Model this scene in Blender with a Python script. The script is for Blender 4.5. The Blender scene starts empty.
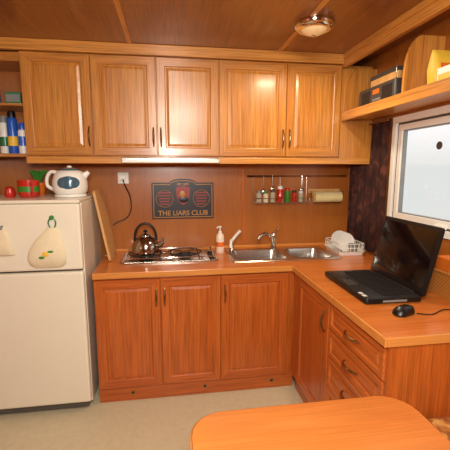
import bpy, bmesh, math, random
from mathutils import Vector, Matrix
random.seed(4)
scene = bpy.context.scene
scene.view_settings.view_transform = 'Standard'

# ---------------------------------------------------------------- materials
def lin(c):
    def f(v):
        v /= 255.0
        return v/12.92 if v <= 0.04045 else ((v+0.055)/1.055)**2.4
    return (f(c[0]), f(c[1]), f(c[2]), 1.0)

def basic(name, col, rough=0.5, metal=0.0, coat=0.0, emis=None, estr=0.0, vary=0.06, nscale=12.0, bump=0.0, bscale=200.0):
    m = bpy.data.materials.new(name); m.use_nodes = True
    nt = m.node_tree; b = nt.nodes['Principled BSDF']
    b.inputs['Roughness'].default_value = rough
    b.inputs['Metallic'].default_value = metal
    b.inputs['Coat Weight'].default_value = coat
    tc = nt.nodes.new('ShaderNodeTexCoord')
    n = nt.nodes.new('ShaderNodeTexNoise'); n.inputs['Scale'].default_value = nscale
    n.inputs['Detail'].default_value = 4
    nt.links.new(tc.outputs['Object'], n.inputs['Vector'])
    r = nt.nodes.new('ShaderNodeValToRGB')
    c = lin(col)
    r.color_ramp.elements[0].position = 0.3; r.color_ramp.elements[1].position = 0.7
    r.color_ramp.elements[0].color = (c[0]*(1-vary), c[1]*(1-vary), c[2]*(1-vary), 1)
    r.color_ramp.elements[1].color = (min(1, c[0]*(1+vary)), min(1, c[1]*(1+vary)), min(1, c[2]*(1+vary)), 1)
    nt.links.new(n.outputs['Fac'], r.inputs['Fac'])
    nt.links.new(r.outputs['Color'], b.inputs['Base Color'])
    if emis:
        b.inputs['Emission Color'].default_value = lin(emis)
        b.inputs['Emission Strength'].default_value = estr
    if bump > 0:
        n2 = nt.nodes.new('ShaderNodeTexNoise'); n2.inputs['Scale'].default_value = bscale
        nt.links.new(tc.outputs['Object'], n2.inputs['Vector'])
        bp = nt.nodes.new('ShaderNodeBump'); bp.inputs['Strength'].default_value = bump
        bp.inputs['Distance'].default_value = 0.003
        nt.links.new(n2.outputs['Fac'], bp.inputs['Height'])
        nt.links.new(bp.outputs['Normal'], b.inputs['Normal'])
    return m

def wood(name, dark, light, axis='z', rough=0.34, coat=0.3, across=20.0, along=0.9, pores=0.3):
    m = bpy.data.materials.new(name); m.use_nodes = True
    nt = m.node_tree; b = nt.nodes['Principled BSDF']; L = nt.links.new
    b.inputs['Roughness'].default_value = rough
    b.inputs['Coat Weight'].default_value = coat
    b.inputs['Coat Roughness'].default_value = 0.18
    tc = nt.nodes.new('ShaderNodeTexCoord')
    oi = nt.nodes.new('ShaderNodeObjectInfo')
    mul = nt.nodes.new('ShaderNodeMath'); mul.operation = 'MULTIPLY'; mul.inputs[1].default_value = 7.3
    L(oi.outputs['Random'], mul.inputs[0])
    add = nt.nodes.new('ShaderNodeVectorMath'); add.operation = 'ADD'
    L(tc.outputs['Object'], add.inputs[0]); L(mul.outputs[0], add.inputs[1])
    def mp(ac, al):
        q = nt.nodes.new('ShaderNodeMapping')
        q.inputs['Scale'].default_value = {'x': (al, ac, ac), 'y': (ac, al, ac), 'z': (ac, ac, al)}[axis]
        L(add.outputs[0], q.inputs['Vector']); return q
    m1 = mp(across, along)
    n1 = nt.nodes.new('ShaderNodeTexNoise'); n1.inputs['Scale'].default_value = 1.6
    n1.inputs['Detail'].default_value = 7; n1.inputs['Roughness'].default_value = 0.65
    n1.inputs['Distortion'].default_value = 0.4
    L(m1.outputs[0], n1.inputs['Vector'])
    r = nt.nodes.new('ShaderNodeValToRGB')
    r.color_ramp.elements[0].position = 0.30; r.color_ramp.elements[1].position = 0.70
    r.color_ramp.elements[0].color = lin(dark); r.color_ramp.elements[1].color = lin(light)
    L(n1.outputs['Fac'], r.inputs['Fac'])
    m2 = mp(170, 4)
    n2 = nt.nodes.new('ShaderNodeTexNoise'); n2.inputs['Scale'].default_value = 1.0; n2.inputs['Detail'].default_value = 3
    L(m2.outputs[0], n2.inputs['Vector'])
    r2 = nt.nodes.new('ShaderNodeValToRGB')
    r2.color_ramp.elements[0].position = 0.38; r2.color_ramp.elements[1].position = 0.56
    v = 1-pores
    r2.color_ramp.elements[0].color = (v, v, v, 1); r2.color_ramp.elements[1].color = (1, 1, 1, 1)
    L(n2.outputs['Fac'], r2.inputs['Fac'])
    mx = nt.nodes.new('ShaderNodeMix'); mx.data_type = 'RGBA'; mx.blend_type = 'MULTIPLY'
    mx.inputs['Factor'].default_value = 1.0
    L(r.outputs['Color'], mx.inputs['A']); L(r2.outputs['Color'], mx.inputs['B'])
    L(mx.outputs['Result'], b.inputs['Base Color'])
    bp = nt.nodes.new('ShaderNodeBump'); bp.inputs['Strength'].default_value = 0.12; bp.inputs['Distance'].default_value = 0.001
    L(n2.outputs['Fac'], bp.inputs['Height']); L(bp.outputs['Normal'], b.inputs['Normal'])
    return m

W_UP  = wood('wood_upper_v', (184, 112, 42), (212, 146, 66), 'z')
W_UPH = wood('wood_upper_h', (180, 108, 40), (208, 142, 64), 'x')
W_LO  = wood('wood_lower_v', (180, 84, 26), (206, 110, 42), 'z')
W_LOH = wood('wood_lower_h', (178, 82, 26), (202, 106, 40), 'x')
W_LOY = wood('wood_lower_y', (190, 94, 32), (212, 116, 48), 'y')
W_WALL = wood('wall_veneer', (162, 90, 32), (178, 106, 42), 'z', across=6, pores=0.12)
W_CEIL = wood('ceiling_veneer', (136, 80, 38), (160, 100, 50), 'y', rough=0.28, across=8)
W_TRIM = wood('trim_wood', (198, 128, 52), (222, 154, 74), 'x')
W_TRIMY = wood('trim_wood_y', (198, 128, 52), (222, 154, 74), 'y')
W_TOP = wood('countertop_laminate', (204, 108, 42), (220, 130, 58), 'x', rough=0.26, coat=0.3, across=12, pores=0.18)
W_TABLE = wood('table_laminate', (214, 124, 54), (228, 142, 70), 'x', rough=0.3, coat=0.3, across=12, pores=0.14)
W_EDGE = wood('edge_band', (206, 130, 58), (222, 150, 76), 'x', rough=0.3, pores=0.1)
W_BOARD = wood('board_beech', (206, 150, 88), (226, 176, 112), 'z', rough=0.55, coat=0, pores=0.1)
FLOOR = basic('linoleum', (206, 194, 162), 0.45, vary=0.05, nscale=30)
WHITE = basic('white_plastic', (238, 236, 228), 0.35, vary=0.01)
FRIDGEM = basic('fridge_enamel', (236, 228, 208), 0.3, vary=0.01, coat=0.3)
GASKET = basic('gasket_grey', (84, 78, 72), 0.6)
STEEL = basic('stainless', (200, 196, 188), 0.24, metal=1.0, vary=0.03)
CHROME = basic('chrome', (220, 216, 210), 0.1, metal=1.0, vary=0.01)
BRASS = basic('aged_brass', (160, 130, 88), 0.28, metal=1.0)
BLACK = basic('black_plastic', (12, 12, 14), 0.38)
BLACKG = basic('black_gloss', (6, 7, 10), 0.12, coat=0.3)
BLACKM = basic('black_iron', (22, 20, 20), 0.5)
KEYM = basic('key_dark', (24, 24, 27), 0.5)
DGREY = basic('dark_grey', (62, 60, 58), 0.4)
DECK = basic('laptop_deck', (34, 34, 36), 0.35)
GREY = basic('mid_grey', (130, 130, 128), 0.4)
KETTLEM = basic('kettle_steel', (176, 168, 158), 0.14, metal=1.0)
RED = basic('red_glaze', (190, 38, 22), 0.3, coat=0.4)
GREEN = basic('green_leaf', (60, 130, 45), 0.4)
BLUE = basic('can_blue', (30, 90, 190), 0.3, coat=0.3)
DKGREEN = basic('can_green', (30, 110, 70), 0.3)
YELLOW = basic('yellow_pack', (232, 190, 60), 0.5)
ORANGE = basic('orange_pack', (220, 110, 30), 0.5)
BROWNP = basic('brown_pack', (150, 92, 40), 0.5)
CREAM = basic('cream_cloth', (230, 216, 182), 0.9, bump=0.4)
PAPER = basic('paper_towel', (226, 208, 150), 0.9, bump=0.3)
TEAL = basic('dial_teal', (60, 92, 110), 0.2, coat=0.5)
NAVY = basic('sign_navy', (34, 26, 34), 0.4)
GOLD = basic('sign_gold', (190, 130, 50), 0.4)
SIGNRED = basic('sign_red', (150, 40, 30), 0.4)
PINK = basic('soap_bottle', (240, 220, 200), 0.3)
MUGW = basic('porcelain', (236, 232, 224), 0.2, coat=0.4)
GLASSJ = basic('jar_glass', (186, 176, 150), 0.12, coat=0.6)

def pattern(name, c1, c2, c3, scale, rough=0.9, zs=1.0):
    m = bpy.data.materials.new(name); m.use_nodes = True
    nt = m.node_tree; b = nt.nodes['Principled BSDF']; L = nt.links.new
    b.inputs['Roughness'].default_value = rough
    tc = nt.nodes.new('ShaderNodeTexCoord')
    mp = nt.nodes.new('ShaderNodeMapping'); mp.inputs['Scale'].default_value = (1, 1, zs)
    L(tc.outputs['Object'], mp.inputs['Vector'])
    v = nt.nodes.new('ShaderNodeTexNoise'); v.inputs['Scale'].default_value = scale
    v.inputs['Detail'].default_value = 3; v.inputs['Distortion'].default_value = 1.5
    L(mp.outputs[0], v.inputs['Vector'])
    r = nt.nodes.new('ShaderNodeValToRGB'); e = r.color_ramp.elements
    e[0].position = 0.38; e[0].color = lin(c1); e[1].position = 0.66; e[1].color = lin(c3)
    k = e.new(0.52); k.color = lin(c2)
    L(v.outputs['Fac'], r.inputs['Fac']); L(r.outputs['Color'], b.inputs['Base Color'])
    return m
CURTAINM = pattern('curtain_cloth', (44, 20, 18), (66, 31, 25), (98, 54, 38), 14, zs=0.6)
SEATM = pattern('seat_fabric', (150, 84, 38), (190, 124, 58), (214, 164, 86), 20)

def wicker(name):
    m = bpy.data.materials.new(name); m.use_nodes = True
    nt = m.node_tree; b = nt.nodes['Principled BSDF']; L = nt.links.new
    b.inputs['Roughness'].default_value = 0.6
    tc = nt.nodes.new('ShaderNodeTexCoord')
    c = nt.nodes.new('ShaderNodeTexChecker'); c.inputs['Scale'].default_value = 110
    c.inputs['Color1'].default_value = lin((196, 128, 54)); c.inputs['Color2'].default_value = lin((158, 96, 38))
    L(tc.outputs['Object'], c.inputs['Vector']); L(c.outputs['Color'], b.inputs['Base Color'])
    return m
WICKER = wicker('wicker_weave')

def glassmat():
    m = bpy.data.materials.new('window_glass'); m.use_nodes = True
    nt = m.node_tree
    for n in list(nt.nodes): nt.nodes.remove(n)
    o = nt.nodes.new('ShaderNodeOutputMaterial'); t = nt.nodes.new('ShaderNodeBsdfTransparent')
    g = nt.nodes.new('ShaderNodeBsdfGlossy'); g.inputs['Roughness'].default_value = 0.02
    mx = nt.nodes.new('ShaderNodeMixShader'); mx.inputs[0].default_value = 0.06
    nt.links.new(t.outputs[0], mx.inputs[1]); nt.links.new(g.outputs[0], mx.inputs[2]); nt.links.new(mx.outputs[0], o.inputs[0])
    return m
GLASS = glassmat()

# ---------------------------------------------------------------- geometry helpers
GROUPS = []
def grp(name):
    e = bpy.data.objects.new(name, None); scene.collection.objects.link(e)
    e.empty_display_size = 0.1
    GROUPS.append(e); return e

def mk(name, verts, faces, mats, parent=None, smooth=False, bevel=0.0, fm=None, M=None, segs=2):
    me = bpy.data.meshes.new(name)
    vs = [Vector(v) for v in verts]
    if M is not None: vs = [M @ v for v in vs]
    lo = Vector((min(v.x for v in vs), min(v.y for v in vs), min(v.z for v in vs)))
    hi = Vector((max(v.x for v in vs), max(v.y for v in vs), max(v.z for v in vs)))
    c = (lo+hi)/2
    me.from_pydata([v-c for v in vs], [], faces)
    if not isinstance(mats, (list, tuple)): mats = [mats]
    for m in mats: me.materials.append(m)
    if fm:
        for i, p in enumerate(me.polygons): p.material_index = fm[i]
    bm = bmesh.new(); bm.from_mesh(me)
    bmesh.ops.recalc_face_normals(bm, faces=bm.faces); bm.to_mesh(me); bm.free()
    if smooth:
        for p in me.polygons: p.use_smooth = True
    ob = bpy.data.objects.new(name, me); ob.location = c
    scene.collection.objects.link(ob)
    if parent: ob.parent = parent
    if bevel > 0:
        b = ob.modifiers.new('bevel', 'BEVEL'); b.width = bevel; b.segments = segs; b.limit_method = 'ANGLE'
    return ob

def boxvf(x0, x1, y0, y1, z0, z1, off=0):
    if x0 > x1: x0, x1 = x1, x0
    if y0 > y1: y0, y1 = y1, y0
    if z0 > z1: z0, z1 = z1, z0
    v = [(x0,y0,z0),(x1,y0,z0),(x1,y1,z0),(x0,y1,z0),(x0,y0,z1),(x1,y0,z1),(x1,y1,z1),(x0,y1,z1)]
    f = [(0,3,2,1),(4,5,6,7),(0,1,5,4),(1,2,6,5),(2,3,7,6),(3,0,4,7)]
    return v, [tuple(i+off for i in q) for q in f]

def box(name, x0, x1, y0, y1, z0, z1, mat, parent=None, bevel=0.0, M=None):
    v, f = boxvf(x0, x1, y0, y1, z0, z1)
    return mk(name, v, f, mat, parent, bevel=bevel, M=M)

def boxes(name, lst, mat, parent=None, bevel=0.0, M=None):
    V, F = [], []
    for b in lst:
        v, f = boxvf(*b, off=len(V)); V += v; F += f
    return mk(name, V, F, mat, parent, bevel=bevel, M=M)

def loft(name, rings, mat, parent=None, cap0=True, cap1=True, smooth=True, M=None, closed=False, auto=True):
    n = len(rings[0]); V = [p for r in rings for p in r]; F = []
    k = len(rings)
    for i in range(k-1 if not closed else k):
        j = (i+1) % k
        for a in range(n):
            b = (a+1) % n
            F.append((i*n+a, i*n+b, j*n+b, j*n+a))
    if not closed:
        if cap0: F.append(tuple(range(n-1, -1, -1)))
        if cap1: F.append(tuple((k-1)*n+a for a in range(n)))
    ob = mk(name, V, F, mat, parent, smooth=smooth, M=M)
    if smooth and auto:
        es = ob.modifiers.new('split', 'EDGE_SPLIT'); es.split_angle = math.radians(42)
    return ob

def lathe(name, prof, c, mat, parent=None, n=32, M=None, cap0=True, cap1=True):
    rings = [[(c[0]+r*math.cos(2*math.pi*i/n), c[1]+r*math.sin(2*math.pi*i/n), c[2]+z) for i in range(n)] for r, z in prof]
    return loft(name, rings, mat, parent, cap0, cap1, M=M)

def cyl(name, p0, p1, r, mat, parent=None, n=20, r1=None, M=None):
    return tube(name, [p0, p1], r, mat, parent, n=n, M=M, radii=[r, r if r1 is None else r1])

def tube(name, pts, r, mat, parent=None, n=8, M=None, radii=None, closed=False):
    P = [Vector(p) for p in pts]; rings = []
    k = len(P); prev = None
    for i, p in enumerate(P):
        if closed: d = P[(i+1) % k]-P[i-1]
        elif i == 0: d = P[1]-P[0]
        elif i == k-1: d = P[-1]-P[-2]
        else: d = (P[i+1]-P[i]).normalized()+(P[i]-P[i-1]).normalized()
        d.normalize()
        if prev is None:
            a = Vector((0,0,1)) if abs(d.z) < 0.9 else Vector((1,0,0))
            u = d.cross(a).normalized()
        else:
            u = (prev - d*prev.dot(d)).normalized()
        prev = u; w = d.cross(u)
        rr = radii[i] if radii else r
        rings.append([tuple(p+u*rr*math.cos(2*math.pi*j/n)+w*rr*math.sin(2*math.pi*j/n)) for j in range(n)])
    return loft(name, rings, mat, parent, M=M, closed=closed)

def smoothpts(pts, sub=6):
    P = [Vector(p) for p in pts]; out = []
    for i in range(len(P)-1):
        p0 = P[max(i-1, 0)]; p1 = P[i]; p2 = P[i+1]; p3 = P[min(i+2, len(P)-1)]
        for s in range(sub):
            t = s/sub
            out.append(0.5*((2*p1)+(-p0+p2)*t+(2*p0-5*p1+4*p2-p3)*t*t+(-p0+3*p1-3*p2+p3)*t**3))
    out.append(P[-1]); return [tuple(p) for p in out]

def rr(cx, cy, hx, hy, r, z, n=5):
    r = max(min(r, hx, hy), 0.0005); out = []
    for (sx, sy, a0) in ((1, 1, 0), (-1, 1, 90), (-1, -1, 180), (1, -1, 270)):
        for i in range(n+1):
            a = math.radians(a0+90*i/n)
            out.append((cx+sx*(hx-r)+r*math.cos(a), cy+sy*(hy-r)+r*math.sin(a), z))
    return out

def rrbox(name, cx, cy, hx, hy, r, z0, z1, mat, parent=None, e=0.004, M=None):
    R = [rr(cx, cy, hx-e, hy-e, r-e, z0), rr(cx, cy, hx, hy, r, z0+e), rr(cx, cy, hx, hy, r, z1-e),
         rr(cx, cy, hx-e*.3, hy-e*.3, r-e*.3, z1-e*.3), rr(cx, cy, hx-e, hy-e, r-e, z1)]
    return loft(name, R, mat, parent, M=M)

def ball(name, c, rx, ry, rz, mat, parent=None, n=24, m=12, M=None):
    rings = []
    for i in range(1, m):
        t = math.pi*i/m
        rings.append([(c[0]+rx*math.sin(t)*math.cos(2*math.pi*j/n), c[1]+ry*math.sin(t)*math.sin(2*math.pi*j/n), c[2]-rz*math.cos(t)) for j in range(n)])
    return loft(name, rings, mat, parent, M=M, auto=False)

def panel(name, o, u, nrm, w, h, t, mv, mh, parent, fr=0.055):
    """raised-panel cabinet front; o = lower left corner on carcass plane"""
    o = Vector(o); u = Vector(u); nrm = Vector(nrm); Z = Vector((0, 0, 1))
    prof = [(0, 0), (0, t-0.004), (0.004, t), (fr-0.004, t), (fr, t-0.002), (fr+0.003, t-0.008), (fr+0.008, t-0.008), (fr+0.024, t-0.004), (fr+0.027, t-0.004)]
    V = []; F = []; fm = []
    for ins, d in prof:
        for (a, b) in ((ins, ins), (w-ins, ins), (w-ins, h-ins), (ins, h-ins)):
            V.append(o+u*a+Z*b+nrm*d)
    for i in range(len(prof)-1):
        for a in range(4):
            b = (a+1) % 4
            F.append((i*4+a, i*4+b, i*4+4+b, i*4+4+a)); fm.append(1 if (a in (0, 2) and i < 4) else 0)
    F.append((0, 3, 2, 1)); fm.append(0)
    k = (len(prof)-1)*4
    F.append((k, k+1, k+2, k+3)); fm.append(0)
    return mk(name, V, F, [mv, mh], parent, fm=fm)

def bow(name, c, d, nrm, L, parent, mat=BRASS):
    c = Vector(c); d = Vector(d); nrm = Vector(nrm); pts = []; rad = []
    for i in range(13):
        t = i/12; s = math.sin(math.pi*t)
        pts.append(c+d*(L*(t-0.5))+nrm*(0.026*s**0.6 if s > 0 else 0)-nrm*0.001)
        rad.append(0.0042+0.003*s)
    tube(name, pts, 0.005, mat, parent, n=8, radii=rad)

# ---------------------------------------------------------------- room
XL, XR, YB, ZC = -1.20, 1.45, -4.0, 2.27
box('floor', XL-0.05, XR+0.05, YB-0.05, 0.05, -0.05, 0, FLOOR)
box('ceiling', XL-0.05, XR+0.05, YB-0.05, 0.05, ZC, ZC+0.05, W_CEIL)
box('wall_back', XL-0.05, XR+0.05, 0, 0.05, 0, ZC, W_WALL)
box('wall_left', XL-0.05, XL, YB, 0, 0, ZC, W_WALL)
box('wall_front', XL-0.05, XR+0.05, YB-0.05, YB, 0, ZC, W_WALL)
wy0, wy1, wz0, wz1 = -1.60, -0.57, 1.125, 1.822
boxes('wall_right', [(XR, XR+0.05, YB, 0, 0, wz0), (XR, XR+0.05, YB, 0, wz1, ZC), (XR, XR+0.05, YB, wy0, wz0, wz1), (XR, XR+0.05, wy1, 0, wz0, wz1)], W_WALL)

box('trim_1', -0.243, -0.217, -3.95, -0.335, ZC-0.006, ZC, W_TRIMY)
box('trim_2', 0.725, 0.75, -3.95, -0.335, ZC-0.006, ZC, W_TRIMY)
box('trim_3', XL, 1.20, -0.335, -0.30, 2.205, ZC, W_TRIM, bevel=0.004)
box('trim_4', 0.556, 0.576, -0.006, 0, 0.87, 1.52, W_LO)
boxes('trim_5', [(1.20, 1.225, -3.95, -0.30, 2.185, ZC), (1.19, 1.20, -3.95, -0.335, 2.235, ZC)], W_TRIMY)

# window
w = grp('window_1')
def ringbox(name, y0, y1, z0, z1, t, x0, x1, mat, parent, bevel=0.004):
    boxes(name, [(x0, x1, y0, y1, z0, z0+t), (x0, x1, y0, y1, z1-t, z1), (x0, x1, y0, y0+t, z0+t, z1-t), (x0, x1, y1-t, y1, z0+t, z1-t)], mat, parent, bevel)
ringbox('outer_frame', wy0, wy1, wz0, wz1, 0.040, XR-0.014, XR+0.05, WHITE, w)
ringbox('gasket', wy0+0.040, wy1-0.040, wz0+0.040, wz1-0.040, 0.012, XR+0.003, XR+0.045, GASKET, w, 0)
ringbox('sash', wy0+0.052, wy1-0.052, wz0+0.052, wz1-0.052, 0.036, XR-0.002, XR+0.04, WHITE, w)
ringbox('glazing_bead', wy0+0.088, wy1-0.088, wz0+0.088, wz1-0.088, 0.006, XR+0.008, XR+0.035, GREY, w, 0)
box('glass', XR+0.02, XR+0.026, wy0+0.09, wy1-0.09, wz0+0.09, wz1-0.09, GLASS, w)
tube('sticker', [(XR+0.0175, -0.965, 1.62), (XR+0.0201, -0.965, 1.62)], 0.022, DGREY, w, n=20)
box('latch', XR-0.022, XR+0.0, -1.1, -1.02, wz0+0.045, wz0+0.065, WHITE, w, 0.003)

# ---------------------------------------------------------------- upper cabinets
c = grp('wall_cabinet')
box('carcass', -0.895, 1.43, -0.30, -0.002, 1.57, 2.205, W_UP, c)
box('valance', -0.895, 1.445, -0.318, -0.29, 1.528, 1.57, W_TRIM, c, 0.003)
box('corner_panel', 1.20, 1.445, -0.312, -0.298, 1.57, 2.18, W_UP, c)
ed = [-0.893, -0.482, -0.077, 0.3325, 0.8015, 1.197]
for i in range(5):
    panel('door_%d' % (i+1), (ed[i]+0.002, -0.30, 1.578), (1, 0, 0), (0, -1, 0), ed[i+1]-ed[i]-0.004, 0.622, 0.02, W_UP, W_UPH, c)
for i, hx in enumerate((-0.482-0.022, -0.077-0.024, -0.077+0.024, 0.8015-0.024, 0.8015+0.024)):
    bow('handle_%d' % (i+1), (hx, -0.32, 1.70), (0, 0, 1), (0, -1, 0), 0.125, c)
u = grp('under_cabinet_lamp')
box('housing', -0.31, 0.335, -0.335, -0.319, 1.532, 1.566, STEEL, u, 0.003)
box('diffuser', -0.30, 0.325, -0.338, -0.3345, 1.535, 1.552, WHITE, u, 0.001)

# open shelf, left
s = grp('wall_shelf')
boxes('boards', [(-1.198, -0.897, -0.30, -0.002, 1.57, 1.59), (-1.198, -0.897, -0.28, -0.002, 1.885, 1.90), (-1.198, -0.897, -0.28, -0.002, 2.15, 2.204)], W_UPH, s, 0.002)
box('back_panel', -1.198, -0.897, -0.012, -0.002, 1.59, 2.15, W_WALL, s)
def spray(x, y, z, col, cap, capc, r=0.03, h=0.17):
    g = grp('spray_can')
    lathe('body', [(r*0.96, 0), (r, 0.004), (r, h), (r*0.9, h+0.008), (r*0.6, h+0.016)], (x, y, z), col, g)
    lathe('band', [(r+0.0006, 0.05), (r+0.0006, 0.11)], (x, y, z), cap, g, cap0=False, cap1=False)
    lathe('cap', [(r*0.75, h+0.006), (r*0.75, h+0.045), (r*0.6, h+0.055), (0.004, h+0.057)], (x, y, z), capc, g)
spray(-0.938, -0.23, 1.59, WHITE, BLUE, BLUE, 0.027, 0.14)
spray(-1.000, -0.22, 1.59, BLUE, YELLOW, BLACK, 0.031, 0.215)
spray(-1.070, -0.17, 1.59, WHITE, DKGREEN, GREY, 0.03, 0.19)
g = grp('tea_carton')
box('carton', -1.02, -0.93, -0.24, -0.12, 1.90, 1.975, DKGREEN, g, 0.002)
box('label', -1.015, -0.935, -0.2415, -0.24, 1.915, 1.96, GREY, g)
g = grp('coffee_tin')
lathe('tin', [(0.035, 0), (0.037, 0.003), (0.037, 0.10), (0.039, 0.10), (0.039, 0.115), (0.03, 0.118)], (-1.11, -0.18, 1.90), BLUE, g)

# ---------------------------------------------------------------- right wall shelf
s = grp('side_shelf')
box('shelf_board', 1.222, 1.448, -2.6, -0.33, 1.84, 1.88, W_TRIMY, s)
box('shelf_lip', 1.20, 1.222, -2.6, -0.322, 1.825, 1.885, W_TRIMY, s, 0.004)
def divider(y):
    s = grp('shelf_divider')
    pts = [(1.447, 1.8805), (1.226, 1.8805), (1.226, 1.93)]
    for i in range(9):
        a = math.pi/2*i/8
        pts.append((1.226+0.09*(1-math.cos(a)), 1.97+0.21*math.sin(a)))
    pts += [(1.447, 2.18)]
    n = len(pts); V = [(p[0], y, p[1]) for p in pts]+[(p[0], y+0.018, p[1]) for p in pts]
    F = [tuple(range(n)), tuple(range(2*n-1, n-1, -1))]+[(i, (i+1) % n, n+(i+1) % n, n+i) for i in range(n)]
    mk('divider_board', V, F, W_UP, s)
divider(-0.97)
divider(-0.335)
divider(-2.0)
g = grp('radio')
rrbox('case', 1.33, -0.66, 0.08, 0.20, 0.012, 1.881, 1.995, DGREY, g)
boxes('front_details', [(1.2485, 1.2505, -0.83, -0.73, 1.895, 1.975), (1.2485, 1.2505, -0.60, -0.50, 1.895, 1.975)], BLACK, g)
box('dial', 1.2485, 1.2505, -0.70, -0.63, 1.945, 1.972, ORANGE, g)
boxes('buttons', [(1.2480, 1.2505, -0.715+0.022*i, -0.70+0.022*i, 1.905, 1.918) for i in range(4)], GREY, g)
tube('aerial', [(1.27, -0.83, 1.995), (1.27, -0.83, 2.10), (1.27, -0.80, 2.165)], 0.002, CHROME, g)
g = grp('cardboard_box')
box('box_body', 1.285, 1.41, -0.82, -0.54, 1.9955, 2.065, W_BOARD, g, 0.002)
box('lid', 1.281, 1.414, -0.822, -0.536, 2.045, 2.07, DGREY, g, 0.002)
g = grp('snack_packet')
R = []
for (z, a, b) in ((0, .06, .02), (.02, .07, .03), (.08, .07, .038), (.14, .068, .027), (.17, .066, .004)):
    R.append(rr(1.315, -1.14, a, b, 0.02, 1.881+z))
loft('packet', R, YELLOW, g)
box('packet_label', 1.27, 1.355, -1.1795, -1.174, 1.93, 1.985, ORANGE, g)
g = grp('snack_box')
box('carton', 1.235, 1.36, -1.32, -1.20, 1.881, 1.95, WHITE, g, 0.002)
box('label', 1.25, 1.35, -1.3215, -1.32, 1.89, 1.935, YELLOW, g)
box('side_label', 1.2335, 1.235, -1.31, -1.21, 1.89, 1.92, YELLOW, g)

# ---------------------------------------------------------------- base cabinets
b = grp('base_cabinet')
box('carcass', -0.478, 0.81, -0.575, -0.002, 0.10, 0.70, W_LO, b)
boxes('top_rails', [(-0.478, 0.81, -0.575, -0.545, 0.70, 0.832), (-0.478, -0.458, -0.545, -0.002, 0.70, 0.832), (-0.458, 0.81, -0.02, -0.002, 0.70, 0.832)], W_LO, b)
box('plinth', -0.478, 0.81, -0.57, -0.545, 0, 0.10, W_LOH, b)
eb = [-0.476, -0.0765, 0.305, 0.757]
for i in range(3):
    panel('door_%d' % (i+1), (eb[i]+0.002, -0.575, 0.105), (1, 0, 0), (0, -1, 0), eb[i+1]-eb[i]-0.004, 0.715, 0.02, W_LO, W_LOH, b)
for i, hx in enumerate((-0.0765-0.026, -0.0765+0.026, 0.305+0.026)):
    bow('handle_%d' % (i+1), (hx, -0.595, 0.70), (0, 0, 1), (0, -1, 0), 0.12, b)
for i, hx in enumerate((-0.27, 0.2, 0.66)):
    tube('vent_ring_%d' % (i+1), [(hx, -0.569, 0.055), (hx, -0.574, 0.055)], 0.014, BRASS, b, n=16)
    tube('vent_hole_%d' % (i+1), [(hx, -0.569, 0.055), (hx, -0.5745, 0.055)], 0.008, BLACK, b, n=12)

b = grp('drawer_cabinet')
box('carcass', 0.812, 1.445, -1.615, -0.577, 0.10, 0.832, W_LO, b)
box('plinth', 0.82, 1.40, -1.60, -0.60, 0, 0.10, W_LOH, b)
box('corner_post', 0.795, 0.812, -0.672, -0.60, 0.10, 0.832, W_LO, b, 0.002)
panel('door', (0.812, -0.676, 0.105), (0, -1, 0), (-1, 0, 0), 0.448, 0.715, 0.02, W_LO, W_LOY, b)
bow('door_handle', (0.792, -1.09, 0.70), (0, 0, 1), (-1, 0, 0), 0.12, b)
zz = [0.105, 0.36, 0.525, 0.675, 0.822]
for i in range(4):
    panel('drawer_%d' % (i+1), (0.812, -1.13, zz[i]+0.003), (0, -1, 0), (-1, 0, 0), 0.483, zz[i+1]-zz[i]-0.006, 0.02, W_LOY, W_LOY, b, fr=0.03)
    bow('drawer_handle_%d' % (i+1), (0.792, -1.37, (zz[i]+zz[i+1])/2), (0, 1, 0), (-1, 0, 0), 0.12, b)
box('end_panel', 0.80, 1.447, -1.632, -1.6155, 0.0, 0.832, W_LO, b, 0.002)

# countertop with openings
t = grp('kitchen_countertop')
sx0, sx1, sy0, sy1 = 0.43, 1.155, -0.44, -0.10
zt = 0.87; zb = 0.833
boxes('slab_main', [(-0.478, sx0, -0.595, -0.002, zb, zt), (sx0, sx1, -0.595, sy0, zb, zt), (sx0, sx1, sy1, -0.002, zb, zt), (sx1, 1.448, -0.595, -0.002, zb, zt),
                    (0.785, 1.448, -1.63, -0.595, zb, zt)], W_TOP, t)
boxes('edge_band', [(-0.478, 0.785, -0.607, -0.5951, zb, zt-0.0003), (0.773, 0.7849, -1.642, -0.6071, zb, zt-0.0003), (0.785, 1.448, -1.642, -1.6301, zb, zt-0.0003)], W_EDGE, t, 0.003)
box('back_splash_strip', -0.478, 1.44, -0.014, -0.002, zt, zt+0.02, W_EDGE, t, 0.003)

# ---------------------------------------------------------------- sink
s = grp('kitchen_sink')
def bowl(name, cx, cy, hx, hy, X0, X1, Y0, Y1, depth):
    ox, oy, ohx, ohy = (X0+X1)/2, (Y0+Y1)/2, (X1-X0)/2, (Y1-Y0)/2
    R = [rr(ox, oy, ohx, ohy, 0.006, 0.8715), rr(ox, oy, ohx-0.004, ohy-0.004, 0.006, 0.876),
         rr(cx, cy, hx+0.012, hy+0.012, 0.06, 0.876), rr(cx, cy, hx+0.004, hy+0.004, 0.055, 0.8735), rr(cx, cy, hx, hy, 0.05, 0.866),
         rr(cx, cy, hx-0.008, hy-0.008, 0.05, 0.876-depth+0.02), rr(cx, cy, hx-0.03, hy-0.03, 0.04, 0.876-depth)]
    ob = loft(name, R, STEEL, s, cap0=False, cap1=True)
bowl('bowl_large', 0.625, -0.28, 0.18, 0.145, 0.405, 0.845, -0.475, -0.07, 0.15)
bowl('bowl_small', 1.0, -0.28, 0.135, 0.145, 0.845, 1.185, -0.475, -0.07, 0.13)
for nme, x in (('drain_1', 0.625), ('drain_2', 1.0)):
    lathe(nme, [(0.035, 0), (0.033, 0.004), (0.02, 0.002), (0.004, 0.002)], (x, -0.28, 0.727 if x < 0.8 else 0.747), CHROME, s, cap0=False)

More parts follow.
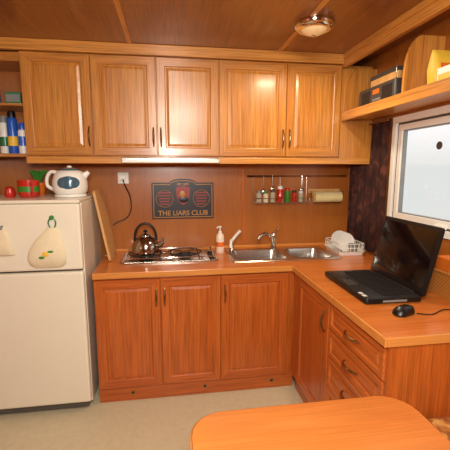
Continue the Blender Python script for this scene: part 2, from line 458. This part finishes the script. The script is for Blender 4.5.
f = grp('mixer_tap')
bx, by = 0.79, -0.105
lathe('base', [(0.027, 0), (0.027, 0.008), (0.021, 0.014), (0.019, 0.07), (0.024, 0.08), (0.024, 0.115), (0.016, 0.127)], (bx, by, 0.876), CHROME, f)
tube('spout', smoothpts([(bx, by, 0.95), (bx-0.05, by-0.04, 0.995), (bx-0.10, by-0.08, 1.01), (bx-0.14, by-0.105, 0.99), (bx-0.145, by-0.11, 0.965)]), 0.013, CHROME, f, n=12)
tube('lever', smoothpts([(bx, by, 0.995), (bx+0.005, by-0.03, 1.02), (bx+0.01, by-0.085, 1.045)]), 0.009, CHROME, f, n=10)
f = grp('drinking_water_tap')
bx, by = 0.46, -0.10
lathe('base', [(0.02, 0), (0.02, 0.01), (0.013, 0.02), (0.012, 0.07)], (bx, by, 0.876), CHROME, f)
tube('spout', smoothpts([(bx, by, 0.935), (bx-0.01, by-0.03, 0.955), (bx-0.02, by-0.07, 0.93), (bx-0.022, by-0.08, 0.91)]), 0.011, WHITE, f, n=10)
tube('lever', smoothpts([(bx, by, 0.945), (bx+0.03, by, 0.985), (bx+0.065, by-0.01, 1.025)]), 0.012, WHITE, f, n=10)

g = grp('soap_bottle')
x, y = 0.36, -0.16
lathe('bottle', [(0.027, 0), (0.031, 0.005), (0.031, 0.115), (0.025, 0.14), (0.012, 0.15)], (x, y, zt), PINK, g)
lathe('label', [(0.0316, 0.05), (0.0316, 0.085)], (x, y, zt), ORANGE, g, cap0=False, cap1=False)
lathe('pump', [(0.013, 0.147), (0.013, 0.165), (0.005, 0.168), (0.005, 0.19), (0.012, 0.192), (0.012, 0.202)], (x, y, zt), WHITE, g)
tube('nozzle', [(x, y, zt+0.197), (x-0.02, y-0.02, zt+0.197), (x-0.028, y-0.028, zt+0.19)], 0.005, WHITE, g)

# ---------------------------------------------------------------- hob + kettle
h = grp('gas_hob')
hx0, hx1, hy0, hy1 = -0.345, 0.315, -0.42, -0.07
cx, cy = (hx0+hx1)/2, (hy0+hy1)/2
R = [rr(cx, cy, .33, .175, .03, zt+0.0005), rr(cx, cy, .33, .175, .03, zt+0.008), rr(cx, cy, .325, .170, .028, zt+0.012), rr(cx, cy, .312, .157, .024, zt+0.012), rr(cx, cy, .305, .15, .02, zt+0.006)]
loft('tray', R, STEEL, h)
for i, (bx, by) in enumerate(((-0.18, -0.25), (0.09, -0.25))):
    lathe('burner_%d' % (i+1), [(0.055, 0), (0.05, 0.008), (0.042, 0.010), (0.04, 0.02), (0.036, 0.024), (0.005, 0.025)], (bx, by, zt+0.006), BLACKM, h)
    zg = zt+0.038
    tube('grate_ring_%d' % (i+1), [(bx+0.115*math.cos(a*math.pi/12), by+0.115*math.sin(a*math.pi/12), zg) for a in range(24)], 0.004, BLACKM, h, closed=True)
    for k in range(4):
        a = math.pi/4+k*math.pi/2; ca, sa = math.cos(a), math.sin(a)
        tube('grate_arm_%d_%d' % (i+1, k+1), [(bx+0.03*ca, by+0.03*sa, zg), (bx+0.13*ca, by+0.13*sa, zg), (bx+0.14*ca, by+0.14*sa, zt+0.007)], 0.004, BLACKM, h)
for i, ky in enumerate((-0.33, -0.22)):
    lathe('knob_%d' % (i+1), [(0.02, 0), (0.018, 0.018), (0.012, 0.022)], (0.275, ky, zt+0.006), BLACK, h)
for i, yy in enumerate((-0.40, -0.094)):
    tube('guard_rail_%d' % (i+1), [(hx0+0.03, yy, zt+0.01), (hx0+0.03, yy, zt+0.034), (hx1-0.02, yy, zt+0.034), (hx1-0.02, yy, zt+0.01)], 0.0045, CHROME, h)

k = grp('stovetop_kettle')
kx, ky, kz = -0.18, -0.25, zt+0.0425
lathe('body', [(0.084, 0), (0.095, 0.006), (0.097, 0.03), (0.089, 0.065), (0.068, 0.098), (0.042, 0.115), (0.036, 0.117)], (kx, ky, kz), KETTLEM, k)
lathe('lid', [(0.038, 0.115), (0.036, 0.123), (0.02, 0.133), (0.006, 0.136)], (kx, ky, kz), KETTLEM, k)
lathe('lid_knob', [(0.006, 0.134), (0.006, 0.142), (0.014, 0.148), (0.014, 0.158), (0.006, 0.162)], (kx, ky, kz), BLACK, k)
tube('spout', smoothpts([(kx+0.075, ky-0.02, kz+0.045), (kx+0.11, ky-0.035, kz+0.07), (kx+0.125, ky-0.04, kz+0.105)]), 0.014, KETTLEM, k, n=12, radii=[0.02]*5+[0.016]*4+[0.012]*4)
hp = []
for i in range(15):
    a = math.pi*i/14
    hp.append((kx+0.074*math.cos(a), ky, kz+0.085+0.12*math.sin(a)**0.8))
tube('handle', hp, 0.009, BLACK, k, n=10)

# ---------------------------------------------------------------- cutting board leaning on fridge
g = grp('cutting_board')
def cb(name, xb, xt, y0, y1, H, mat):
    ang = math.atan2(xb-xt, H)
    M = Matrix.Translation((xb, 0, zt+0.001)) @ Matrix.Rotation(-ang, 4, 'Y')
    pts = rr((y0+y1)/2, H/2, (y1-y0)/2, H/2, 0.03, 0)
    rings = [[(x, p[0], p[1]) for p in pts] for x in (-0.016, 0)]
    loft(name, rings, mat, g, M=M, smooth=False)
cb('board', -0.405, -0.492, -0.33, -0.07, 0.49, W_BOARD)

# ---------------------------------------------------------------- fridge
f = grp('refrigerator')
fx0, fx1, fyb, fyf = -1.12, -0.515, -0.06, -0.60
box('cabinet', fx0, fx1, fyf, fyb, 0.04, 1.30, FRIDGEM, f, 0.006)
box('top_cover', fx0, fx1, fyf-0.04, fyb, 1.30, 1.319, FRIDGEM, f, 0.006)
box('seal', fx0+0.012, fx1-0.012, fyf-0.008, fyf, 0.06, 1.296, GASKET, f)
box('freezer_door', fx0, fx1, fyf-0.05, fyf-0.007, 0.912, 1.298, FRIDGEM, f, 0.012)
box('fridge_door', fx0, fx1, fyf-0.05, fyf-0.007, 0.065, 0.900, FRIDGEM, f, 0.012)
box('kick_plate', fx0+0.02, fx1-0.02, fyf-0.02, fyf, 0.02, 0.06, GASKET, f)
for i, (x, y) in enumerate(((fx0+0.06, fyf+0.05), (fx1-0.06, fyf+0.05), (fx0+0.06, fyb-0.05), (fx1-0.06, fyb-0.05))):
    cyl('foot_%d' % (i+1), (x, y, 0), (x, y, 0.045), 0.018, BLACK, f)

# pouch hanging on freezer door
g = grp('oven_mitt')
yf = fyf-0.0515
pr = [(1.165, -0.665, .030, .006), (1.13, -0.672, .05, .012), (1.09, -0.685, .075, .018), (1.04, -0.695, .098, .022), (0.99, -0.70, .105, .02), (0.955, -0.70, .095, .014), (0.935, -0.70, .07, .006)]
R = []
for z, xx, a, t_ in pr:
    R.append([(xx+a*math.cos(2*math.pi*i/28), yf-0.001-t_+t_*math.sin(2*math.pi*i/28), z) for i in range(28)])
loft('cloth', R, CREAM, g)
tube('loop', smoothpts([(-0.675, yf-0.006, 1.16), (-0.685, yf-0.006, 1.195), (-0.665, yf-0.006, 1.225), (-0.645, yf-0.006, 1.195), (-0.655, yf-0.006, 1.16)]), 0.004, DKGREEN, g)
tube('magnet', [(-0.665, yf, 1.222), (-0.665, yf-0.014, 1.222)], 0.012, GREEN, g, n=16)
ball('flower', (-0.70, yf-0.044, 1.02), 0.018, 0.004, 0.014, YELLOW, g)
ball('leaf', (-0.674, yf-0.042, 1.034), 0.018, 0.004, 0.008, GREEN, g)
ball('leaf_low', (-0.722, yf-0.042, 1.0), 0.016, 0.004, 0.008, GREEN, g)
g = grp('dish_cloth')
R = []
for z, a, t_ in ((1.17, .012, .004), (1.14, .03, .01), (1.08, .045, .012), (1.02, .055, .010), (1.015, .054, .008)):
    R.append([(-0.93+a*math.cos(2*math.pi*i/24)*(1+0.12*math.sin(5*2*math.pi*i/24)), yf-0.001-t_*1.2+t_*math.sin(2*math.pi*i/24), z) for i in range(24)])
loft('cloth', R, CREAM, g)
tube('hook', [(-0.93, yf, 1.175), (-0.93, yf-0.014, 1.175), (-0.93, yf-0.016, 1.16)], 0.007, GREY, g)

# electric kettle on top of fridge (squat white body, blue lid and water window)
g = grp('electric_kettle')
sx, sy, sz = -0.625, -0.38, 1.3195
lathe('power_base', [(0.09, 0), (0.095, 0.004), (0.095, 0.014), (0.085, 0.02)], (sx, sy, sz), WHITE, g)
lathe('body', [(0.088, 0.021), (0.098, 0.03), (0.104, 0.06), (0.102, 0.10), (0.092, 0.135), (0.078, 0.155), (0.06, 0.165)], (sx, sy, sz), WHITE, g)
lathe('lid', [(0.062, 0.163), (0.056, 0.174), (0.03, 0.182), (0.005, 0.184)], (sx, sy, sz), TEAL, g)
lathe('lid_button', [(0.014, 0.180), (0.014, 0.19), (0.008, 0.194)], (sx, sy, sz), WHITE, g)
V = []; F = []
nA, nZ = 12, 8
def brad(z):
    P_ = [(0.098, 0.03), (0.104, 0.06), (0.102, 0.10), (0.092, 0.135), (0.078, 0.155)]
    for (r0, z0), (r1, z1) in zip(P_, P_[1:]):
        if z <= z1: return r0+(r1-r0)*(z-z0)/(z1-z0)
    return 0.078
for j in range(nZ+1):
    z = 0.052+0.078*j/nZ
    k_ = math.sqrt(max(0, 1-(2*j/nZ-1)**2))*0.85+0.15
    for i in range(nA+1):
        a = math.radians(-90+8)+math.radians(38)*k_*(2*i/nA-1)
        rad_ = brad(z)+0.0015
        V.append((sx+rad_*math.cos(a), sy+rad_*math.sin(a), sz+z))
for j in range(nZ):
    for i in range(nA):
        F.append((j*(nA+1)+i, j*(nA+1)+i+1, (j+1)*(nA+1)+i+1, (j+1)*(nA+1)+i))
mk('water_window', V, F, TEAL, g, smooth=True)
tube('handle', smoothpts([(sx-0.07, sy, sz+0.15), (sx-0.110, sy, sz+0.155), (sx-0.135, sy, sz+0.12), (sx-0.135, sy, sz+0.07), (sx-0.10, sy, sz+0.045)]), 0.011, WHITE, g, n=10)
tube('spout', [(sx+0.075, sy, sz+0.12), (sx+0.115, sy, sz+0.155)], 0.02, WHITE, g, n=14, radii=[0.026, 0.012])

g = grp('coffee_mug')
mx, my, mz = -0.865, -0.40, 1.3195
lathe('cup', [(0.042, 0), (0.054, 0.006), (0.06, 0.03), (0.06, 0.105), (0.057, 0.105), (0.055, 0.02), (0.004, 0.012)], (mx, my, mz), RED, g)
lathe('band', [(0.0606, 0.035), (0.0606, 0.068)], (mx, my, mz), GREEN, g, cap0=False, cap1=False)
MH = Matrix.Translation((mx, my, mz)) @ Matrix.Rotation(math.radians(-60), 4, 'Z')
tube('handle', smoothpts([(0.057, 0, 0.088), (0.09, 0, 0.08), (0.09, 0, 0.038), (0.057, 0, 0.026)]), 0.007, RED, g, M=MH)
g = grp('small_potted_plant')
px, py_ = -0.88, -0.19
lathe('pot', [(0.035, 0), (0.05, 0.07), (0.053, 0.07), (0.053, 0.082), (0.044, 0.082), (0.04, 0.07), (0.004, 0.07)], (px, py_, mz), ORANGE, g)
for i in range(11):
    a = i*2.4; L = 0.05+0.02*random.random()
    p = [(px+0.01*math.cos(a), py_+0.01*math.sin(a), mz+0.07), (px+L*0.5*math.cos(a), py_+L*0.5*math.sin(a), mz+0.14), (px+L*math.cos(a), py_+L*math.sin(a), mz+0.165)]
    tube('leaf_%d' % (i+1), smoothpts(p, 4), 0.01, GREEN, g, radii=[0.002, .004, .007, .009, .011, .012, .009, .005, .001], n=6)
g = grp('ceramic_jar')
lathe('jar', [(0.024, 0), (0.03, 0.012), (0.031, 0.035), (0.024, 0.052), (0.025, 0.058), (0.016, 0.064), (0.005, 0.068)], (-0.975, -0.40, mz), RED, g)

# ---------------------------------------------------------------- wall things
g = grp('power_socket')
box('plate', -0.385, -0.305, -0.012, 0, 1.385, 1.47, WHITE, g, 0.005)
tube('socket_face', [(-0.345, -0.011, 1.428), (-0.345, -0.02, 1.428)], 0.028, WHITE, g, n=20)
tube('plug', [(-0.345, -0.018, 1.428), (-0.345, -0.05, 1.428)], 0.018, WHITE, g, n=16)
tube('cord', smoothpts([(-0.345, -0.045, 1.428), (-0.33, -0.055, 1.38), (-0.30, -0.03, 1.30), (-0.295, -0.012, 1.20), (-0.33, -0.012, 1.13), (-0.40, -0.02, 1.10), (-0.43, -0.03, 1.08)]), 0.004, BLACK, g)
g = grp('wall_sign')
X0, X1, Z0, Z1 = -0.14, 0.33, 1.115, 1.39
def signpoly(ins, y):
    pts = [(X0+ins, Z0+ins), (X1-ins, Z0+ins), (X1-ins, Z1-ins)]
    cxm = (X0+X1)/2
    pts.append((cxm+0.13, Z1-ins))
    for i in range(9):
        a = math.pi*i/8
        pts.append((cxm+(0.10)*math.cos(a), Z1-ins+0.03*math.sin(a)))
    pts += [(cxm-0.13, Z1-ins), (X0+ins, Z1-ins)]
    return [(p[0], y, p[1]) for p in pts]
loft('board', [signpoly(0, 0), signpoly(0, -0.010), signpoly(0.002, -0.012)], NAVY, g, smooth=False)
loft('gold_border', [signpoly(0.010, -0.0115), signpoly(0.010, -0.0130), signpoly(0.015, -0.0130), signpoly(0.015, -0.0115)], GOLD, g, cap0=False, cap1=False, smooth=False)
def text(name, body, x, y, z, size, mat, parent):
    cu = bpy.data.curves.new(name, 'FONT'); cu.body = body; cu.size = size; cu.align_x = 'CENTER'; cu.extrude = 0.0008
    cu.offset = 0.0008
    ob = bpy.data.objects.new(name, cu); scene.collection.objects.link(ob)
    dg = bpy.context.evaluated_depsgraph_get(); dg.update()
    me = bpy.data.meshes.new_from_object(ob.evaluated_get(dg))
    scene.collection.objects.unlink(ob); bpy.data.objects.remove(ob)
    me.materials.clear(); me.materials.append(mat)
    o2 = bpy.data.objects.new(name, me); scene.collection.objects.link(o2)
    me.transform(Matrix.Rotation(math.radians(90), 4, 'X'))
    o2.location = (x, y, z); o2.parent = parent
    return o2
text('lettering', 'THE LIARS CLUB', (X0+X1)/2, -0.0125, 1.142, 0.052, GOLD, g)
text('lettering_top', 'EST. 1872', (X0+X1)/2, -0.0125, 1.372, 0.022, GOLD, g)
cxm = (X0+X1)/2
sh = [(-.055, .07), (0, .085), (.055, .07), (.05, .01), (.03, -.04), (0, -.065), (-.03, -.04), (-.05, .01)]
loft('shield', [[(cxm+p[0], y, 1.283+p[1]) for p in sh] for y in (-0.0115, -0.0145)], SIGNRED, g, smooth=False)
ball('emblem_head', (cxm-0.005, -0.0155, 1.305), 0.024, 0.003, 0.026, GOLD, g)
ball('emblem_body', (cxm+0.003, -0.0155, 1.262), 0.034, 0.003, 0.024, BLACK, g)
for i, xx in enumerate((-0.14, 0.14)):
    boxes('motto_lines_%d' % (i+1), [(cxm+xx-0.05+0.004*j, cxm+xx+0.05-0.004*j, -0.0132, -0.0115, 1.31-j*0.022, 1.32-j*0.022) for j in range(5)], SIGNRED, g)
    tube('scroll_%d' % (i+1), [(cxm+xx+0.064*math.cos(a*math.pi/8), -0.013, 1.27+0.066*math.sin(a*math.pi/8)) for a in range(16)], 0.002, GOLD, g, closed=True, n=6)

# utensil rail with wire spice basket
g = grp('utensil_rack')
zr = 1.44
tube('rail', [(0.60, -0.001, zr), (0.60, -0.04, zr), (1.40, -0.04, zr), (1.40, -0.001, zr)], 0.006, BLACKM, g)
zs_ = 1.235
for j, yy in enumerate((-0.02, -0.095)):
    tube('shelf_wire_%d' % (j+1), [(0.64, yy, zs_), (1.08, yy, zs_)], 0.003, STEEL, g)
for j in range(12):
    xx = 0.64+j*0.04
    tube('cross_wire_%d' % (j+1), [(xx, -0.02, zs_), (xx, -0.095, zs_)], 0.002, STEEL, g, n=6)
tube('front_guard', [(0.64, -0.02, zs_+0.035), (0.64, -0.095, zs_+0.035), (1.08, -0.095, zs_+0.035), (1.08, -0.02, zs_+0.035)], 0.003, STEEL, g)
for j, xx in enumerate((0.64, 0.86, 1.08)):
    tube('hanger_%d' % (j+1), [(xx, -0.02, zs_), (xx, -0.02, zr-0.01), (xx, -0.04, zr+0.005)], 0.003, STEEL, g)
    tube('guard_post_%d' % (j+1), [(xx, -0.095, zs_), (xx, -0.095, zs_+0.035)], 0.003, STEEL, g)
for i, (xx, L) in enumerate(((0.72, 0.11), (0.79, 0.09), (1.03, 0.10))):
    tube('hung_handle_%d' % (i+1), [(xx, -0.047, zr+0.004), (xx, -0.047, zr-L*0.5), (xx, -0.047, zr-L)], 0.004, STEEL, g, radii=[0.003, 0.005, 0.003])
    ball('ladle_%d' % (i+1), (xx, -0.05, zr-L-0.01), 0.02, 0.010, 0.018, STEEL, g, n=16, m=8)
NJ = [0]
def jar(x, m1, m2, h, r=0.02):
    NJ[0] += 1
    lathe('spice_jar_%d' % NJ[0], [(r*0.95, 0), (r, 0.003), (r, h*0.8), (r*0.75, h*0.86)], (x, -0.057, zs_+0.003), m1, g, n=20)
    lathe('jar_cap_%d' % NJ[0], [(r*0.85, h*0.84), (r*0.85, h), (r*0.7, h+0.004)], (x, -0.057, zs_+0.003), m2, g, n=20)
jar(0.68, GLASSJ, GREY, 0.085, .022); jar(0.735, CREAM, GREEN, 0.08); jar(0.79, GLASSJ, DGREY, 0.09)
jar(0.85, RED, WHITE, 0.12, 0.025); jar(0.91, GREEN, RED, 0.105, .023); jar(0.965, RED, BLACK, 0.085); jar(1.02, GLASSJ, WHITE, 0.08)

g = grp('paper_towel_roll')
tube('roll', [(1.125, -0.075, 1.275), (1.345, -0.075, 1.275)], 0.042, PAPER, g, n=28)
tube('core', [(1.118, -0.075, 1.275), (1.352, -0.075, 1.275)], 0.018, W_BOARD, g, n=16)
tube('holder_bar', [(1.105, -0.001, 1.32), (1.105, -0.075, 1.32), (1.105, -0.075, 1.275), (1.365, -0.075, 1.275), (1.365, -0.075, 1.32), (1.365, -0.001, 1.32)], 0.004, CHROME, g)
box('holder_plate', 1.10, 1.37, -0.006, 0, 1.305, 1.335, W_BOARD, g, 0.002)

# ---------------------------------------------------------------- curtain
g = grp('window_curtain')
N = 110; V = []; F = []
y0c, y1c = -0.05, -0.562
for i in range(N+1):
    t_ = i/N; y = y0c+(y1c-y0c)*t_
    top = 1.52 if y > -0.335 else 1.818
    wv = 0.012*math.sin(t_*math.pi*2*5.5)+0.004*math.sin(t_*31)
    for j, z in enumerate((0.90, 1.2, 1.5 if top < 1.6 else 1.52, top)):
        amp = 1.0 if j < 3 else 0.8
        V.append((1.43+wv*amp, y, z))
for i in range(N):
    for j in range(3):
        F.append((i*4+j, i*4+j+1, (i+1)*4+j+1, (i+1)*4+j))
ob = mk('fabric', V, F, CURTAINM, g, smooth=True)
so = ob.modifiers.new('thick', 'SOLIDIFY'); so.thickness = 0.003
tube('rod', [(1.41, -0.34, 1.808), (1.41, -0.562, 1.808)], 0.006, BRASS, g)

# ---------------------------------------------------------------- dish drainer + dishes
g = grp('dish_drainer')
dx, dy = 1.297, -0.27
hx_, hy_ = 0.1, 0.14
R = [rr(dx, dy, hx_-0.01, hy_-0.01, .02, zt+0.001), rr(dx, dy, hx_, hy_, .025, zt+0.03), rr(dx, dy, hx_+.006, hy_+.006, .028, zt+0.032), rr(dx, dy, hx_-.003, hy_-.003, .022, zt+0.03), rr(dx, dy, hx_-0.014, hy_-0.014, .02, zt+0.006)]
loft('tray', R, WHITE, g)
for lv in (0.055, 0.085):
    tube('wire_%d' % int(lv*1000), rr(dx, dy, hx_-0.006, hy_-0.006, .02, zt+lv), 0.003, WHITE, g, closed=True, n=6)
for i in range(9):
    yy = dy-hy_+0.02+i*(2*hy_-0.04)/8
    for sgn in (-1, 1):
        tube('post_%d_%d' % (i, sgn+1), [(dx+sgn*(hx_-0.006), yy, zt+0.028), (dx+sgn*(hx_-0.006), yy, zt+0.086)], 0.002, WHITE, g, n=6)
for i in range(6):
    xx = dx-hx_+0.025+i*(2*hx_-0.05)/5
    tube('front_post_%d' % i, [(xx, dy-hy_+0.006, zt+0.028), (xx, dy-hy_+0.006, zt+0.086)], 0.002, WHITE, g, n=6)
for i in range(3):
    M = Matrix.Translation((dx-0.01, dy-0.03+i*0.05, zt+0.082)) @ Matrix.Rotation(math.radians(80), 4, 'X')
    lathe('plate_%d' % (i+1), [(0.03, 0), (0.045, 0.002), (0.07, 0.012), (0.07, 0.015), (0.045, 0.006), (0.004, 0.005)], (0, 0, 0), MUGW, g, M=M)
lathe('cup', [(0.036, 0.07), (0.036, 0.068), (0.025, 0.0), (0.02, 0.0)], (dx+0.03, dy-0.085, zt+0.008), GREY, g)

# ---------------------------------------------------------------- laptop, mouse
g = grp('laptop')
ML = Matrix.Translation((1.165, -1.09, zt)) @ Matrix.Rotation(math.radians(-91), 4, 'Z')
W2 = 0.238; D = 0.285
rrbox('base', 0, -D/2, W2, D/2, 0.015, 0.004, 0.028, BLACK, g, M=ML)
rrbox('palm_deck', 0, -D/2+0.0, W2-0.006, D/2-0.006, 0.012, 0.026, 0.0295, DECK, g, e=0.001, M=ML)
kb = []
for r_ in range(6):
    for c_ in range(17):
        x0 = -0.205+c_*0.0242; y0 = -0.045-r_*0.0225
        kb.append((x0, x0+0.021, y0-0.019, y0, 0.029, 0.0325))
boxes('keyboard', kb, KEYM, g, M=ML)
rrbox('touchpad', -0.02, -0.235, 0.045, 0.028, 0.004, 0.029, 0.0305, DGREY, g, e=0.0004, M=ML)
for i, (x, y) in enumerate(((-.2, -.02), (.2, -.02), (-.2, -.265), (.2, -.265))):
    cyl('foot_%d' % (i+1), (x, y, 0.0), (x, y, 0.005), 0.008, BLACK, g, M=ML)
MS = ML @ Matrix.Translation((0, 0.002, 0.026)) @ Matrix.Rotation(math.radians(-13), 4, 'X') @ Matrix.Rotation(math.radians(90), 4, 'X')
HS = 0.335
rrbox('lid', 0, HS/2, W2, HS/2, 0.014, -0.012, 0.0, BLACK, g, e=0.003, M=MS)
rrbox('display', 0, HS/2+0.006, W2-0.022, HS/2-0.028, 0.002, -0.0005, 0.0012, BLACKG, g, e=0.0003, M=MS)
tube('hinge', [(-0.18, 0.0, 0.026), (0.18, 0.0, 0.026)], 0.008, BLACK, g, M=ML, n=12)
boxes('stickers', [(0.14, 0.165, -0.275, -0.255, 0.0293, 0.030), (0.175, 0.20, -0.275, -0.255, 0.0293, 0.030)], MUGW, g, M=ML)
boxes('side_port', [(W2-0.001, W2+0.0005, -0.2, -0.08, 0.01, 0.02)], GREY, g, M=ML)

g = grp('computer_mouse')
MM = Matrix.Translation((0.985, -1.44, zt)) @ Matrix.Rotation(math.radians(-70), 4, 'Z')
R = [rr(0, 0, .027, .05, .026, 0.0005), rr(0, 0, .031, .054, .03, .008), rr(0, 0.002, .029, .051, .028, .02), rr(0, .006, .023, .042, .022, .031), rr(0, .008, .012, .025, .012, .036)]
loft('shell', R, BLACK, g, M=MM)
tube('wheel', [(-0.004, -0.028+0.0, 0.031), (0.004, -0.028, 0.031)], 0.007, GREY, g, M=MM, n=14)
tube('cable', smoothpts([(1.035, -1.458, 0.878), (1.10, -1.47, 0.8745), (1.20, -1.43, 0.8745), (1.30, -1.49, 0.8745), (1.40, -1.51, 0.8745)]), 0.0025, BLACK, g, n=6)

g = grp('wicker_basket')
bx, by, bhx, bhy = 1.36, -1.10, 0.065, 0.36
R = [rr(bx, by, bhx-0.012, bhy-0.012, .03, zt+0.001), rr(bx, by, bhx, bhy, .035, zt+0.11), rr(bx, by, bhx+0.004, bhy+0.004, .038, zt+0.125), rr(bx, by, bhx-0.006, bhy-0.006, .03, zt+0.125), rr(bx, by, bhx-0.018, bhy-0.018, .025, zt+0.01)]
loft('weave', R, WICKER, g)
tube('rim', rr(bx, by, bhx+0.002, bhy+0.002, .038, zt+0.127), 0.007, WICKER, g, closed=True)
for i in range(5):
    box('packet_%d' % (i+1), bx-0.035, bx+0.035, by-0.32+i*0.13, by-0.32+i*0.13+0.10, zt+0.012, zt+0.17+0.02*(i % 2), [BROWNP, ORANGE, BROWNP, ORANGE, BROWNP][i], g, 0.006)

# ---------------------------------------------------------------- ceiling lamp
g = grp('ceiling_lamp')
lx, ly = 0.785, -0.81
lathe('ring', [(0.105, 0), (0.107, -0.012), (0.098, -0.028), (0.08, -0.036), (0.072, -0.034), (0.070, -0.02)], (lx, ly, ZC-0.0065), CHROME, g, cap0=False, cap1=False, n=40)
LAMPG = basic('lamp_glass', (226, 196, 150), 0.12, emis=(255, 206, 140), estr=0.18, coat=0.5)
lathe('glass_dome', [(0.071, -0.028), (0.064, -0.04), (0.045, -0.052), (0.02, -0.058), (0.004, -0.059)], (lx, ly, ZC-0.0065), LAMPG, g, cap0=False)
lathe('back_plate', [(0.104, 0), (0.104, -0.006), (0.07, -0.025)], (lx, ly, ZC-0.0005), CHROME, g, n=40)
lathe('finial', [(0.012, -0.06), (0.012, -0.068), (0.006, -0.074), (0.001, -0.076)], (lx, ly, ZC), CHROME, g)

# ---------------------------------------------------------------- dining table
g = grp('dining_table')
tx, ty, thx, thy = 0.41, -2.12, 0.365, 0.375
rrbox('tabletop', tx, ty, thx, thy, 0.10, 0.688, 0.72, W_TABLE, g, e=0.003)
R = [rr(tx, ty, thx+0.001, thy+0.001, 0.1, 0.690), rr(tx, ty, thx+0.006, thy+0.006, 0.105, 0.696), rr(tx, ty, thx+0.006, thy+0.006, 0.105, 0.713), rr(tx, ty, thx+0.0005, thy+0.0005, 0.1, 0.7185)]
loft('edge_moulding', R, W_EDGE, g, cap0=False, cap1=False)
cyl('pedestal', (tx, ty, 0.03), (tx, ty, 0.69), 0.035, CHROME, g, n=28)
lathe('foot_plate', [(0.19, 0), (0.19, 0.01), (0.16, 0.022), (0.05, 0.035)], (tx, ty, 0), DGREY, g)
lathe('top_flange', [(0.05, 0.66), (0.1, 0.675), (0.1, 0.689)], (tx, ty, 0), DGREY, g)

# bench
g = grp('bench_seat')
box('bench_box', 0.98, 1.447, -3.0, -1.65, 0.0, 0.42, W_LO, g, 0.004)
box('cushion', 0.94, 1.445, -3.0, -1.645, 0.42, 0.54, SEATM, g, 0.03)
box('backrest', 1.36, 1.445, -3.0, -1.66, 0.54, 0.92, SEATM, g, 0.03)

# ---------------------------------------------------------------- lights
def area(name, loc, rot, size, power, col, sy=None):
    l = bpy.data.lights.new(name, 'AREA'); l.energy = power; l.size = size; l.color = col
    if sy: l.shape = 'RECTANGLE'; l.size_y = sy
    o = bpy.data.objects.new(name, l); o.location = loc; o.rotation_euler = [math.radians(a) for a in rot]
    scene.collection.objects.link(o); return o
area('overhead_fill', (0.1, -2.6, 2.2), (38, 0, 0), 0.5, 33, (1.0, 0.92, 0.78))  # added overhead fill, not a lamp of the room; casts shade below wall cabinets
area('ceiling_lamp_light', (0.785, -0.81, 2.18), (0, 0, 0), 0.14, 8, (1.0, 0.82, 0.56))
area('flash_bounce', (0.0, -2.95, 1.76), (84, 0, -8), 0.2, 29, (1.0, 0.95, 0.87))

wd = bpy.data.worlds.new('World'); scene.world = wd; wd.use_nodes = True
nt = wd.node_tree; bg = nt.nodes['Background']; bg.inputs[1].default_value = 1.1
tc = nt.nodes.new('ShaderNodeTexCoord'); sp = nt.nodes.new('ShaderNodeSeparateXYZ')
rp = nt.nodes.new('ShaderNodeValToRGB')
nt.links.new(tc.outputs['Generated'], sp.inputs[0]); nt.links.new(sp.outputs['Z'], rp.inputs['Fac'])
rp.color_ramp.elements[0].position = 0.0; rp.color_ramp.elements[0].color = (0.76, 0.79, 0.77, 1)
rp.color_ramp.elements[1].position = 0.12; rp.color_ramp.elements[1].color = (1.0, 1.02, 1.04, 1)
nt.links.new(rp.outputs['Color'], bg.inputs[0])

# ---------------------------------------------------------------- finalise group origins
bpy.context.view_layer.update()
for e in GROUPS:
    ch = [o for o in e.children]
    pts = [o.location+Vector(cn) for o in ch for cn in o.bound_box]
    lo = Vector((min(p.x for p in pts), min(p.y for p in pts), min(p.z for p in pts)))
    hi = Vector((max(p.x for p in pts), max(p.y for p in pts), max(p.z for p in pts)))
    L = Vector(((lo.x+hi.x)/2, (lo.y+hi.y)/2, lo.z))
    e.location = L
    for o in ch: o.location = o.location-L

# ---------------------------------------------------------------- camera
cam = bpy.data.cameras.new('camera'); cam.lens = 28.8; cam.sensor_width = 36; cam.clip_start = 0.02
co = bpy.data.objects.new('camera', cam); co.location = (0, -2.79, 1.487)
co.rotation_euler = (math.radians(90-8.7), 0, math.radians(-8.6))
scene.collection.objects.link(co); scene.camera = co
